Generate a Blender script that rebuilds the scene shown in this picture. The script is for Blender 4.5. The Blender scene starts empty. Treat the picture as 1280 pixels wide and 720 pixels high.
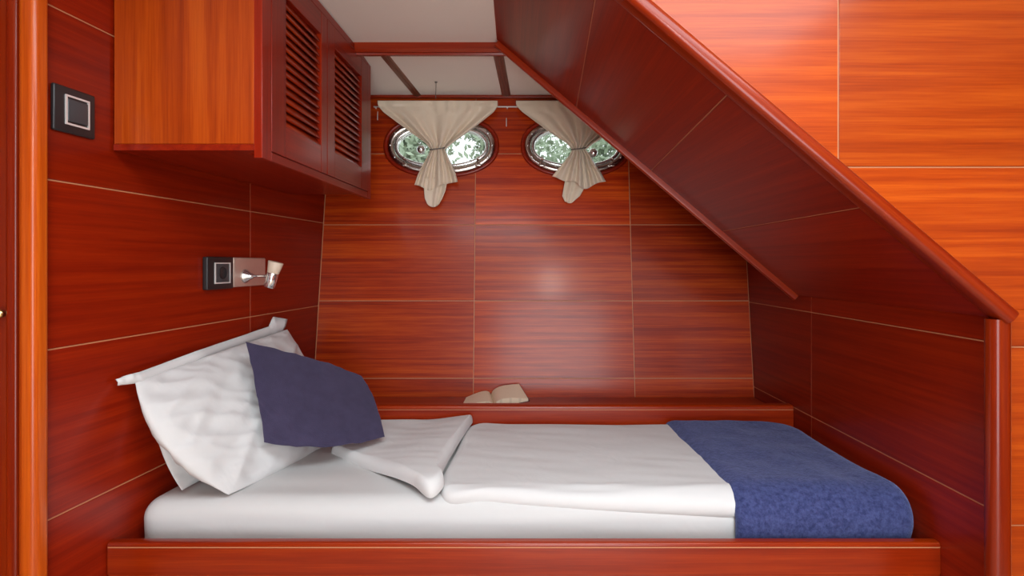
import bpy, bmesh, math, random
from mathutils import Vector, Matrix, noise
random.seed(7)
scene = bpy.context.scene
C = scene.collection

# ------------------------------------------------------------------ camera, world, light, exposure
F, CX, CY, EYE = 689.0, 644.0, 329.0, 1.25          # focal length in pixels, principal point, eye height
cam = bpy.data.objects.new('camera', bpy.data.cameras.new('camera'))
C.objects.link(cam)
cam.location = (0, 0, EYE)
cam.rotation_euler = (math.pi / 2, 0, 0)
cam.data.sensor_width = 36
cam.data.lens = 36 * F / 1280
cam.data.shift_x = -(CX - 640) / 1280
cam.data.shift_y = -(360 - CY) / 1280
cam.data.clip_start = 0.02
scene.camera = cam

world = bpy.data.worlds.new('overcast_sky')
scene.world = world
world.use_nodes = True
bg = world.node_tree.nodes['Background']
bg.inputs[0].default_value = (0.93, 0.97, 1.0, 1)
bg.inputs[1].default_value = 1.9

def area(name, loc, rot, sx, sy, power, color):
    l = bpy.data.lights.new(name, 'AREA')
    l.shape = 'RECTANGLE'; l.size = sx; l.size_y = sy; l.energy = power; l.color = color
    o = bpy.data.objects.new(name, l); C.objects.link(o)
    o.location = loc; o.rotation_euler = rot
    return o
# daylight through the deck hatch, and an unseen fill light added behind the photographer
area('hatch_daylight', (0.25, 0.45, EYE + 0.835), (0, 0, 0), 1.56, 0.66, 24, (0.84, 0.95, 1.0))
area('rear_fill', (0.43, -1.63, EYE - 0.29), (math.pi / 2, 0, 0), 1.20, 1.80, 46, (0.84, 0.95, 1.0))

scene.view_settings.view_transform = 'Standard'
scene.view_settings.look = 'None'
scene.view_settings.gamma = 1
scene.view_settings.use_curve_mapping = False
scene.view_settings.exposure = 0.0

# ------------------------------------------------------------------ materials
def new_mat(name):
    m = bpy.data.materials.new(name); m.use_nodes = True
    nt = m.node_tree
    return m, nt, nt.nodes['Principled BSDF']

def wood(name, dark, mid, light, rough=0.34, coat=0.22, coat_rough=0.16, stripe=42.0, contrast=1.0):
    """polished mahogany, grain along the local x axis"""
    m, nt, b = new_mat(name)
    N, L = nt.nodes, nt.links
    tc = N.new('ShaderNodeTexCoord'); oi = N.new('ShaderNodeObjectInfo')
    off = N.new('ShaderNodeVectorMath'); off.operation = 'SCALE'; off.inputs[0].default_value = (37, 53, 71)
    L.new(oi.outputs['Random'], off.inputs['Scale'])
    mp = N.new('ShaderNodeMapping'); mp.inputs['Scale'].default_value = (0.75, stripe, stripe)
    L.new(tc.outputs['Object'], mp.inputs['Vector']); L.new(off.outputs[0], mp.inputs['Location'])
    n1 = N.new('ShaderNodeTexNoise'); n1.inputs['Scale'].default_value = 1.3; n1.inputs['Detail'].default_value = 5
    n1.inputs['Roughness'].default_value = 0.55; n1.inputs['Distortion'].default_value = 0.35
    L.new(mp.outputs[0], n1.inputs['Vector'])
    mp2 = N.new('ShaderNodeMapping'); mp2.inputs['Scale'].default_value = (9.0, 330, 330)
    L.new(tc.outputs['Object'], mp2.inputs['Vector']); L.new(off.outputs[0], mp2.inputs['Location'])
    n2 = N.new('ShaderNodeTexNoise'); n2.inputs['Scale'].default_value = 1.0; n2.inputs['Detail'].default_value = 3
    L.new(mp2.outputs[0], n2.inputs['Vector'])
    r = N.new('ShaderNodeValToRGB')
    c0 = 0.5 - 0.22 / contrast; c1 = 0.5 + 0.22 / contrast
    e = r.color_ramp.elements
    e[0].position = c0; e[0].color = (*dark, 1); e[1].position = c1; e[1].color = (*light, 1)
    k = e.new(0.5); k.color = (*mid, 1)
    mx = N.new('ShaderNodeMath'); mx.operation = 'MULTIPLY_ADD'; mx.inputs[1].default_value = 0.44
    L.new(n2.outputs['Fac'], mx.inputs[0])
    sub = N.new('ShaderNodeMath'); sub.operation = 'SUBTRACT'; sub.inputs[1].default_value = 0.22
    L.new(n1.outputs['Fac'], sub.inputs[0]); L.new(sub.outputs[0], mx.inputs[2])
    L.new(mx.outputs[0], r.inputs['Fac'])
    tone = N.new('ShaderNodeMapRange'); tone.inputs['To Min'].default_value = 0.86; tone.inputs['To Max'].default_value = 1.12
    L.new(oi.outputs['Random'], tone.inputs['Value'])
    hs = N.new('ShaderNodeHueSaturation'); L.new(r.outputs['Color'], hs.inputs['Color']); own = N.new('ShaderNodeMath'); own.operation = 'MULTIPLY'     # board tone: random, times a brightness set per object
    L.new(tone.outputs[0], own.inputs[0]); L.new(oi.outputs['Color'], own.inputs[1]); L.new(own.outputs[0], hs.inputs['Value'])
    L.new(hs.outputs[0], b.inputs['Base Color'])
    b.inputs['Roughness'].default_value = rough
    b.inputs['Coat Weight'].default_value = coat
    b.inputs['Specular IOR Level'].default_value = 0.26
    b.inputs['Coat Roughness'].default_value = coat_rough
    bp = N.new('ShaderNodeBump'); bp.inputs['Strength'].default_value = 0.02; bp.inputs['Distance'].default_value = 0.002
    L.new(n2.outputs['Fac'], bp.inputs['Height']); L.new(bp.outputs[0], b.inputs['Normal'])
    return m

M = {}
M['red'] = wood('mahogany_panel', (0.175, 0.0068, 0.0008), (0.225, 0.0105, 0.0010), (0.285, 0.017, 0.0012))
M['hull'] = wood('mahogany_hull_panel', (0.23, 0.013, 0.001), (0.36, 0.030, 0.0013), (0.49, 0.062, 0.002), contrast=1.2)
M['orange'] = wood('mahogany_lit_panel', (0.26, 0.027, 0.0015), (0.36, 0.045, 0.002), (0.46, 0.074, 0.004), stripe=34)  # paler orange wood; colour also carries the direct light on camera-facing boards
M['trim'] = wood('mahogany_trim', (0.20, 0.011, 0.001), (0.27, 0.019, 0.0012), (0.34, 0.032, 0.0015), rough=0.28)
M['orange_trim'] = wood('mahogany_lit_trim', (0.42, 0.05, 0.003), (0.56, 0.085, 0.005), (0.68, 0.13, 0.008), rough=0.28, stripe=60)  # likewise lightened, for the post facing the camera
M['batten'] = wood('brown_batten', (0.10, 0.03, 0.016), (0.17, 0.055, 0.03), (0.24, 0.085, 0.05), stripe=80)
M['floor'] = wood('floor_pale', (0.50, 0.40, 0.28), (0.58, 0.47, 0.34), (0.64, 0.53, 0.40), rough=0.4)

def plain(name, col, rough=0.5, metal=0.0, **kw):
    m, nt, b = new_mat(name)
    N, L = nt.nodes, nt.links
    tc = N.new('ShaderNodeTexCoord'); n = N.new('ShaderNodeTexNoise'); n.inputs['Scale'].default_value = kw.pop('scale', 40)
    L.new(tc.outputs['Object'], n.inputs['Vector'])
    mr = N.new('ShaderNodeMapRange'); v = kw.pop('var', 0.06)
    mr.inputs['To Min'].default_value = 1 - v; mr.inputs['To Max'].default_value = 1 + v
    L.new(n.outputs['Fac'], mr.inputs['Value'])
    hs = N.new('ShaderNodeHueSaturation'); hs.inputs['Color'].default_value = (*col, 1)
    L.new(mr.outputs[0], hs.inputs['Value']); L.new(hs.outputs[0], b.inputs['Base Color'])
    b.inputs['Roughness'].default_value = rough; b.inputs['Metallic'].default_value = metal
    for k, val in kw.items(): b.inputs[k].default_value = val
    return m

def cloth(name, col, rough, fine, fine_s, big=0.0, big_s=8.0, sheen=0.0, col2=None, patch=6.0, sheen_tint=(1, 1, 1)):
    m, nt, b = new_mat(name)
    N, L = nt.nodes, nt.links
    tc = N.new('ShaderNodeTexCoord')
    n1 = N.new('ShaderNodeTexNoise'); n1.inputs['Scale'].default_value = fine; n1.inputs['Detail'].default_value = 3
    n2 = N.new('ShaderNodeTexNoise'); n2.inputs['Scale'].default_value = big_s; n2.inputs['Detail'].default_value = 3; n2.inputs['Distortion'].default_value = 0.8
    n3 = N.new('ShaderNodeTexNoise'); n3.inputs['Scale'].default_value = patch; n3.inputs['Detail'].default_value = 8; n3.inputs['Roughness'].default_value = 0.7
    for n in (n1, n2, n3): L.new(tc.outputs['Object'], n.inputs['Vector'])
    mix = N.new('ShaderNodeMix'); mix.data_type = 'RGBA'
    mix.inputs['A'].default_value = (*col, 1); mix.inputs['B'].default_value = (*(col2 or col), 1)
    rp = N.new('ShaderNodeMapRange'); rp.inputs['From Min'].default_value = 0.35; rp.inputs['From Max'].default_value = 0.65
    L.new(n3.outputs['Fac'], rp.inputs['Value']); L.new(rp.outputs[0], mix.inputs['Factor'])
    L.new(mix.outputs['Result'], b.inputs['Base Color'])
    b1 = N.new('ShaderNodeBump'); b1.inputs['Strength'].default_value = fine_s; b1.inputs['Distance'].default_value = 0.002
    L.new(n1.outputs['Fac'], b1.inputs['Height'])
    b2 = N.new('ShaderNodeBump'); b2.inputs['Strength'].default_value = big; b2.inputs['Distance'].default_value = 0.02
    L.new(n2.outputs['Fac'], b2.inputs['Height']); L.new(b1.outputs[0], b2.inputs['Normal']); L.new(b2.outputs[0], b.inputs['Normal'])
    b.inputs['Roughness'].default_value = rough; b.inputs['Sheen Weight'].default_value = sheen
    b.inputs['Sheen Tint'].default_value = (*sheen_tint, 1)
    b.inputs['Specular IOR Level'].default_value = 0.2
    return m

M['inlay'] = plain('pale_inlay', (0.50, 0.21, 0.10), 0.4)
M['dark_gap'] = plain('dark_gap', (0.03, 0.006, 0.004), 0.6)
M['ceil'] = plain('ceiling_laminate', (0.88, 0.84, 0.78), 0.55, scale=3, var=0.03)
M['sheet'] = cloth('white_sheet', (0.60, 0.597, 0.59), 0.8, 500, 0.03, 0.10, 7.0)
M['pillow'] = cloth('white_pillowcase', (0.66, 0.657, 0.655), 0.8, 500, 0.03, 0.22, 9.0)
M['duvet'] = cloth('white_duvet', (0.67, 0.665, 0.66), 0.8, 500, 0.03, 0.12, 9.0)
M['terry'] = cloth('navy_terry', (0.018, 0.024, 0.090), 0.95, 190, 1.0, 0.25, 14, sheen=0.4, col2=(0.060, 0.074, 0.20), patch=90, sheen_tint=(0.5, 0.6, 1.0))
M['navy'] = cloth('navy_velour', (0.038, 0.031, 0.066), 0.9, 350, 0.5, 0.10, 12, sheen=0.25, col2=(0.050, 0.041, 0.085), patch=18, sheen_tint=(0.75, 0.7, 1.0))
M['curtain'] = cloth('beige_satin', (0.74, 0.61, 0.47), 0.36, 600, 0.03, 0.10, 25, sheen=0.2, col2=(0.80, 0.67, 0.53))
M['black'] = plain('black_plastic', (0.018, 0.017, 0.018), 0.35)
M['rocker'] = plain('grey_rocker', (0.045, 0.05, 0.055), 0.3)
M['chrome'] = plain('chrome', (0.82, 0.81, 0.80), 0.16, 0.9, var=0.03)
M['nickel'] = plain('brushed_nickel', (0.74, 0.62, 0.53), 0.34, 0.65)
M['bronze'] = plain('porthole_metal', (0.62, 0.56, 0.51), 0.22, 1.0)
M['rim'] = plain('satin_rim', (0.74, 0.71, 0.69), 0.3, 0.35)
M['brass'] = plain('brass', (0.75, 0.55, 0.25), 0.25, 1.0)
M['cream'] = plain('frosted_cream', (0.72, 0.58, 0.45), 0.45)
M['cover'] = plain('dark_book_cover', (0.05, 0.012, 0.01), 0.5)
M['cord'] = plain('grey_cord', (0.18, 0.15, 0.13), 0.7)
M['white_plastic'] = plain('white_plastic', (0.78, 0.75, 0.70), 0.4)
M['leaf'] = plain('leaf', (0.30, 0.37, 0.26), 0.6, scale=0.7, var=0.5)
M['bark'] = plain('bark', (0.12, 0.09, 0.07), 0.9)
M['ground'] = plain('quay_ground', (0.35, 0.34, 0.30), 0.9, scale=2, var=0.2)

def page_mat():
    m, nt, b = new_mat('book_page')
    N, L = nt.nodes, nt.links
    tc = N.new('ShaderNodeTexCoord'); sp = N.new('ShaderNodeSeparateXYZ'); L.new(tc.outputs['Object'], sp.inputs[0])
    w = N.new('ShaderNodeMath'); w.operation = 'MULTIPLY'; w.inputs[1].default_value = 900
    L.new(sp.outputs['Y'], w.inputs[0])
    s = N.new('ShaderNodeMath'); s.operation = 'SINE'; L.new(w.outputs[0], s.inputs[0])
    r = N.new('ShaderNodeValToRGB'); r.color_ramp.elements[0].position = 0.55; r.color_ramp.elements[1].position = 0.8
    r.color_ramp.elements[0].color = (0.86, 0.72, 0.54, 1); r.color_ramp.elements[1].color = (0.74, 0.61, 0.45, 1)
    L.new(s.outputs[0], r.inputs['Fac']); L.new(r.outputs[0], b.inputs['Base Color'])
    b.inputs['Roughness'].default_value = 0.8
    return m
M['page'] = page_mat()

def glass_mat():
    m, nt, b = new_mat('porthole_glass')
    b.inputs['Base Color'].default_value = (0.93, 0.97, 0.95, 1)
    b.inputs['Transmission Weight'].default_value = 1.0
    b.inputs['Roughness'].default_value = 0.02
    b.inputs['IOR'].default_value = 1.45
    return m
M['glass'] = glass_mat()
M['opal'] = plain('opal_glass', (0.85, 0.82, 0.78), 0.4)
_b = M['opal'].node_tree.nodes['Principled BSDF']
_b.inputs['Emission Color'].default_value = (1.0, 0.97, 0.93, 1); _b.inputs['Emission Strength'].default_value = 60

# ------------------------------------------------------------------ helpers
WM = {}                                              # world matrix of every object built here
def link(name, me, mat, parent=None, world=Matrix.Identity(4), smooth=False):
    o = bpy.data.objects.new(name, me); C.objects.link(o)
    if mat is not None and me is not None:
        me.materials.clear(); me.materials.append(M[mat])
    WM[o] = world
    if parent:
        o.parent = parent; o.matrix_basis = WM[parent].inverted() @ world
    else:
        o.matrix_basis = world
    if smooth and me is not None:
        me.polygons.foreach_set('use_smooth', [True] * len(me.polygons))
    return o
def tag(o, label, cat=None, group=None, kind=None):
    o['label'] = label
    if cat: o['category'] = cat
    if group: o['group'] = group
    if kind: o['kind'] = kind
    return o
def thing(name, label, cat, loc, group=None):
    o = link(name, None, None, None, Matrix.Translation(V(*loc)))
    o.empty_display_size = 0.05
    return tag(o, label, cat, group)
def V(x, y, z): return Vector((x, y, z + EYE))       # heights are given from eye level
def at(px, py, Y): return V((px - CX) / F * Y, Y, (CY - py) / F * Y)
def frame(O, u, v, n):
    m = Matrix.Identity(4)
    for i, a in enumerate((u, v, n)):
        for k in range(3): m[k][i] = a[k]
    for k in range(3): m[k][3] = O[k]
    return m
def bm_mesh(name, bm, recalc=True):
    if recalc: bmesh.ops.recalc_face_normals(bm, faces=bm.faces[:])
    me = bpy.data.meshes.new(name); bm.to_mesh(me); bm.free()
    return me
def clip(poly, a, b, c):                             # keep a*x + b*y <= c
    out = []
    for i in range(len(poly)):
        p, q = poly[i], poly[(i + 1) % len(poly)]
        dp, dq = a * p[0] + b * p[1] - c, a * q[0] + b * q[1] - c
        if dp <= 0: out.append(p)
        if (dp < 0 < dq) or (dq < 0 < dp):
            t = dp / (dp - dq); out.append((p[0] + (q[0] - p[0]) * t, p[1] + (q[1] - p[1]) * t))
    return out
def shrink(poly, d):                                 # inset a convex counter-clockwise polygon
    n = len(poly)
    res = list(poly)
    for i in range(n):
        p, q = poly[i], poly[(i + 1) % n]
        ex, ey = q[0] - p[0], q[1] - p[1]; l = math.hypot(ex, ey)
        if l < 1e-6: continue
        nx, ny = ey / l, -ex / l
        res = clip(res, nx, ny, nx * p[0] + ny * p[1] - d)
    return res
def area2(poly): return sum(p[0] * q[1] - q[0] * p[1] for p, q in zip(poly, poly[1:] + poly[:1]))
def prism(name, poly, fr, t0, t1, mat, parent=None, grain='u', chamfer=0.0012):
    """a board cut to a convex outline in the (u, v) plane of frame fr = (O, u, v, n)"""
    if len(poly) < 3 or abs(area2(poly)) < 1e-6: return None
    if area2(poly) < 0: poly = poly[::-1]
    O, u, v, n = fr
    cx = sum(p[0] for p in poly) / len(poly); cy = sum(p[1] for p in poly) / len(poly)
    org = O + u * cx + v * cy
    g, h = (u, v) if grain == 'u' else (v, -u)
    loc = (lambda p: (p[0] - cx, p[1] - cy)) if grain == 'u' else (lambda p: (p[1] - cy, -(p[0] - cx)))
    bm = bmesh.new()
    def ring(pl, t): return [bm.verts.new((*loc(p), t)) for p in pl]
    top = shrink(poly, chamfer) if chamfer else poly
    if len(top) != len(poly): top, chamfer = poly, 0
    if chamfer:
        rs = [ring(poly, t0), ring(poly, t1 - chamfer), ring(top, t1)]
    else:
        rs = [ring(poly, t0), ring(poly, t1)]
    for a, b in zip(rs, rs[1:]):
        for i in range(len(a)):
            j = (i + 1) % len(a); bm.faces.new((a[i], a[j], b[j], b[i]))
    bm.faces.new(rs[0][::-1]); bm.faces.new(rs[-1])
    return link(name, bm_mesh(name, bm), mat, parent, frame(org, g, h, n))
def rect(a0, a1, b0, b1): return [(a0, b0), (a1, b0), (a1, b1), (a0, b1)]
def loft(name, loops, mat, parent=None, caps=(True, True), closed=True, smooth=True, world=None, ring=False):
    bm = bmesh.new()
    vs = [[bm.verts.new(p) for p in lp] for lp in loops]
    n = len(vs[0])
    pairs = list(zip(vs, vs[1:])) + ([(vs[-1], vs[0])] if ring else [])
    for a, b in pairs:
        for i in range(n if closed else n - 1):
            j = (i + 1) % n
            try: bm.faces.new((a[i], a[j], b[j], b[i]))
            except ValueError: pass
    if closed and not ring:
        if caps[0]: bm.faces.new(vs[0][::-1])
        if caps[1]: bm.faces.new(vs[-1])
    return link(name, bm_mesh(name, bm), mat, parent, world or Matrix.Identity(4), smooth)
def local(pts, origin):                              # helper: express points about an origin
    return [[p - origin for p in l] for l in pts]
def loft_at(name, loops, mat, parent=None, **k):     # loft with its own origin at the centre of its points
    allp = [p for l in loops for p in l]
    c = sum(allp, Vector()) / len(allp)
    return loft(name, local(loops, c), mat, parent, world=Matrix.Translation(c), **k)
def circle(c, a, b, r, n=20):
    return [c + a * (r * math.cos(2 * math.pi * i / n)) + b * (r * math.sin(2 * math.pi * i / n)) for i in range(n)]
def basis(d):
    d = d.normalized(); a = d.orthogonal().normalized(); return a, d.cross(a)
def lathe(name, p, d, prof, mat, parent=None, n=24):
    """prof: list of (distance along d, radius)"""
    d = d.normalized(); a, b = basis(d)
    return loft_at(name, [circle(p + d * t, a, b, max(r, 1e-4), n) for t, r in prof], mat, parent)
def tube(name, pts, r, mat, parent=None, n=8):
    loops = []
    for i, p in enumerate(pts):
        d = (pts[min(i + 1, len(pts) - 1)] - pts[max(i - 1, 0)]).normalized()
        up = Vector((0.3, 0.2, 1)).normalized() if abs(d.z) < 0.9 else Vector((1, 0, 0))
        a = d.cross(up).normalized(); b = d.cross(a)
        loops.append(circle(p, a, b, r, n))
    return loft_at(name, loops, mat, parent)
def rbox(name, fr, su, sv, sn, mat, parent=None, r=0.004, seg=3, grain='u'):
    """rounded box centred on the frame origin"""
    O, u, v, n = fr
    if grain == 'v': u, v, su, sv = v, -u, sv, su
    bm = bmesh.new(); bmesh.ops.create_cube(bm, size=1)
    for q in bm.verts: q.co = Vector((q.co.x * su, q.co.y * sv, q.co.z * sn))
    if r: bmesh.ops.bevel(bm, geom=bm.edges[:], offset=min(r, su * .49, sv * .49, sn * .49), segments=seg, profile=0.5, affect='EDGES')
    o = link(name, bm_mesh(name, bm), mat, parent, frame(O, u, v, n), smooth=True)
    return o
def sharpen(o, ang=40):
    m = o.modifiers.new('edge_split', 'EDGE_SPLIT'); m.split_angle = math.radians(ang)
    return o
X, Y_, Z = Vector((1, 0, 0)), Vector((0, 1, 0)), Vector((0, 0, 1))

# ------------------------------------------------------------------ the shell of the cabin
CEIL = 0.81
GAP = 0.0016                                         # half of the joint between two panels
def grid(parent, fr, us, vs, clips, t, mat, grain='u', skip=()):
    made = []
    for i in range(len(us) - 1):
        for j in range(len(vs) - 1):
            if (i, j) in skip: continue
            p = rect(us[i], us[i + 1], vs[j], vs[j + 1])
            for c in clips: p = clip(p, *c)
            if len(p) < 3: continue
            q = shrink(p, GAP)
            made.append(prism('panel', q, fr, 0.0, t, mat, parent, grain))
    return made

# hull side at the back: leans outward with height
LEAN = 0.13; HB = 2.448
vn = Vector((0, LEAN, 1)).normalized(); nn = Vector((0, -1, LEAN)).normalized()
hull = (V(0, HB, 0), X, vn, nn)
kz = math.sqrt(1 + LEAN ** 2)                        # length along the hull for one metre of height
def onhull(px, py, off=0.0):
    k = (CY - py) / F
    Yw = HB / (1 - LEAN * k)
    return at(px, py, Yw - off / 0.99)
LW = lambda Y: -1.142 + 0.115 * Y                    # the left wall in plan
RX = 1.027
T = 0.006
def hclips(off=0.0): return [(-1, 0.115 * LEAN / kz, 0.859 + off), (1, 0, RX + off)]
wb = prism('wall_back', [p for p in clip(clip(rect(-1.1, 1.1, -0.66 * kz, 0.83 * kz), -1, 0.0149, 0.875), 1, 0, 1.04)],
           hull, -0.03, T - 0.0016, 'inlay', None, chamfer=0)
tag(wb, 'panelled mahogany hull side behind the bunk with two portholes', kind='structure')
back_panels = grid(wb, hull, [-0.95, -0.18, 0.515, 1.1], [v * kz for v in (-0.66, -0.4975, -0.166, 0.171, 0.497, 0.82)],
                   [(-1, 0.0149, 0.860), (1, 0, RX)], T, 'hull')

def set_tone(o, k):
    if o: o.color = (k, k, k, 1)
for i, o in enumerate(back_panels):                  # middle column coloured paler to stand in for the glare there
    set_tone(o, 1.22 if 5 <= i < 10 else 0.98)

# left wall
ud = Vector((0.115, 1, 0)).normalized(); ln = Vector((0.99345, -0.11425, 0))
ul = 1.0066
left = (V(-1.142, 0, 0), ud, Z, ln)                  # u counts along the wall, u = Y * 1.0066
left = (left[0], -ud, Z, ud.cross(Z) * 1)            # keep u x v = n
left = (V(-1.142, 0, 0), Z, ud, Z.cross(ud))         # u up, v along
if left[3].x < 0: left = (left[0], ud, Z, ud.cross(Z))
assert left[3].x > 0
def wl(Y, z):                                        # coordinates of a point of the left wall in its frame
    return (Y * ul, z) if left[1] == ud else (z, Y * ul)
LU = left[1] == ud
back_clip = ((1 / ul, -LEAN, HB - 0.004) if LU else (-LEAN, 1 / ul, HB - 0.004))
ys = [y * ul for y in (1.165, 1.918, 2.70)]; zs = [-1.25, -0.92, -0.554, -0.187, 0.18, 0.558, CEIL + 0.02]
slab = rect(1.165 * ul, 2.70 * ul, -1.25, CEIL + 0.02)
if not LU: slab = [(b, a) for a, b in slab][::-1]
wlft = prism('wall_left', clip(slab, *back_clip), left, -0.035, -0.0016, 'inlay', None, chamfer=0)
tag(wlft, 'panelled mahogany wall at the head of the bunk', kind='structure')
grid(wlft, (left[0] - left[3] * T, *left[1:]), ys if LU else zs, zs if LU else ys, [back_clip], T, 'red', 'u' if LU else 'v')

# right wall
right = (V(RX, 0, 0), Z, Y_, Z.cross(Y_))            # u up, v along Y, n = -X
slab = rect(-1.25, CEIL + 0.02, 1.19, 2.70)
bclip = (-LEAN, 1, HB - 0.004)
wr = prism('wall_right', clip(slab, *bclip), right, -0.035, -0.0016, 'inlay', None, chamfer=0)
tag(wr, 'panelled mahogany wall at the foot of the bunk under the stairs', kind='structure')
fr = (right[0] - right[3] * T, *right[1:])
rz = [-1.25, -0.89, -0.532, -0.171, 0.19, 0.55, CEIL + 0.02]
grid(wr, fr, rz, [1.19, 1.912, 2.70], [bclip], T, 'red', 'v')

# sloping underside of the companionway stairs
SL = 0.85; S0 = 0.758
sd = Vector((1, 0, -SL)).normalized(); kx = math.sqrt(1 + SL ** 2)
soff = (V(0, 0, S0), Y_, sd, Y_.cross(sd))           # u along Y, v down the slope (v = X * kx)
assert soff[3].z < 0
YF, YB = 1.16, 1.99
so = prism('wall_slope', rect(YF, YB, -0.064 * kx, 1.024 * kx), soff, -0.03, T - 0.0016, 'inlay', None, chamfer=0)
tag(so, 'sloping mahogany underside of the companionway stairs', kind='structure')
def seam(x0, y0, x1, y1):
    f = lambda y: x0 + (x1 - x0) * (y - y0) / (y1 - y0)
    return f(YF) * kx, f(YB) * kx
sm = [(-0.064 * kx, -0.064 * kx), seam(0.1846, 1.259, 0.2209, 1.926), seam(0.4613, 1.218, 0.4911, 1.923),
      seam(0.747, 1.2285, 0.751, 1.874), (1.024 * kx, 1.024 * kx)]
for a, b in zip(sm, sm[1:]):
    q = [(YF, a[0]), (YB, a[1]), (YB, b[1]), (YF, b[0])]
    if area2(q) < 0: q = q[::-1]
    prism('panel', shrink(q, 0.0012), soff, 0, T, 'red', so, 'u')
# board closing the stairs towards the hull
sb = prism('wall_stair', [(-0.05, CEIL), (RX, CEIL), (RX, S0 - SL * RX), ], (V(0, YB - 0.012, 0), X, Z, -Y_), -0.012, 0.0, 'red', None)
tag(sb, 'mahogany board closing the back of the stairs', kind='structure')

# bulkhead on the right, facing the camera
BY = 1.17
front = (V(0, BY, 0), X, Z, -Y_)
OUT = 0.028                                          # the trim covers this much above the slope
sclip = (-SL, -1, -(S0 + OUT))
bh = [(-0.06, CEIL + 0.02), (2.0, CEIL + 0.02), (2.0, 0.2), (0.60, 0.2)]
wf = prism('wall_front', clip(rect(-0.2, 2.0, -0.112, CEIL + 0.02), *sclip), front, -0.03, -0.0016, 'inlay', None, chamfer=0)
tag(wf, 'orange mahogany bulkhead in front of the stairs', kind='structure')
prism('backing', rect(1.045, 2.0, -1.25, -0.112), front, -0.03, -0.0016, 'inlay', wf, chamfer=0)
ffr = (front[0] + Y_ * T, *front[1:])
for q in (rect(-0.2, 0.686, 0.2038, CEIL + 0.02), rect(0.686, 1.40, 0.2038, CEIL + 0.02), rect(1.40, 2.0, 0.2038, CEIL + 0.02),
          rect(-0.2, 1.40, -0.10, 0.2038), rect(1.40, 2.0, -0.10, 0.2038)):
    if q[0][1] == -0.10:                             # the wide board runs down beside the post
        c = clip(clip(q, *sclip), -1, 0, -0.0)
        c = [p for p in c]
        c2 = c
        prism('panel', shrink(c2, GAP), ffr, 0, T + 0.001, 'orange', wf, 'u')
    else:
        prism('panel', shrink(clip(q, *sclip), GAP), ffr, 0, T + 0.001, 'orange', wf, 'u')
for a, b in ((-0.178, -0.10), (-0.557, -0.178), (-0.93, -0.557), (-1.25, -0.93)):
    q = rect(1.05, 1.40, a, b) if a < -0.18 else [(1.05, a), (1.40, a), (1.40, b + GAP), (1.05, b + GAP)]
    prism('panel', shrink(q, GAP) if a < -0.18 else [(1.05 + GAP, a + GAP), (1.40 - GAP, a + GAP), (1.40 - GAP, b + GAP), (1.05 + GAP, b + GAP)], ffr, 0, T + 0.001, 'orange', wf, 'u')
    prism('panel', shrink(rect(1.40, 2.0, a, b), GAP), ffr, 0, T + 0.001, 'orange', wf, 'u')

# moulding along the stair edge, the corner post below it, the moulding at the far edge
def bar(name, p0, p1, prof, side, up, mat, parent=None):
    """sweep a closed profile [(side, up)] from p0 to p1, local x along the bar"""
    d = (p1 - p0); l = d.length; d.normalize()
    loops = [[Vector((t, a, b)) for a, b in prof] for t in (-l / 2, l / 2)]
    return sharpen(loft(name, loops, mat, parent, world=frame((p0 + p1) / 2, d, side, up)), 35)
def rounded_profile(w, h, r, corners=(1, 1, 1, 1), seg=6):
    pts = []
    cs = [(w / 2, h / 2, 0), (-w / 2, h / 2, 90), (-w / 2, -h / 2, 180), (w / 2, -h / 2, 270)]
    for (cx, cy, a0), on in zip(cs, corners):
        if not on: pts.append((cx, cy)); continue
        sx, sy = (1 if cx > 0 else -1), (1 if cy > 0 else -1)
        for k in range(seg + 1):
            a = math.radians(a0 + 90 * k / seg)
            pts.append((cx - sx * r + r * math.cos(a), cy - sy * r + r * math.sin(a)))
    return pts
un = -soff[3]                                        # away from the room, up and right
p0, p1 = V(-0.05, 1.163, S0 + SL * 0.05), V(1.030, 1.163, S0 - SL * 1.030)
t1 = bar('trim_1', p0 + un * 0.006, p1 + un * 0.006, rounded_profile(0.052, 0.034, 0.013), sd.cross(un), un, 'trim')
set_tone(t1, 0.72)
tag(t1, 'rounded mahogany moulding along the front edge of the stairs', kind='structure')
t2 = bar('trim_2', V(1.021, 1.167, -1.25), V(1.021, 1.167, -0.118), rounded_profile(0.044, 0.036, 0.016, (1, 1, 1, 1)), X, Z.cross(X), 'trim')
set_tone(t2, 0.78)
tag(t2, 'rounded mahogany corner post beside the foot of the bunk', kind='structure')
ti = prism('trim_3', rect(1.0445, 1.049, -1.25, -0.122), front, -0.002, 0.006, 'inlay', None)
tag(ti, 'thin pale strip beside the corner post', kind='structure')
p0, p1 = V(-0.058, YB + 0.006, S0 + SL * 0.058), V(RX - 0.002, YB + 0.006, S0 - SL * (RX - 0.002))
t3 = bar('trim_4', p0 - un * 0.006, p1 - un * 0.006, rounded_profile(0.018, 0.042, 0.006), sd.cross(un), un, 'trim')
tag(t3, 'narrow red mahogany edging along the back of the stairs', kind='structure')

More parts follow.
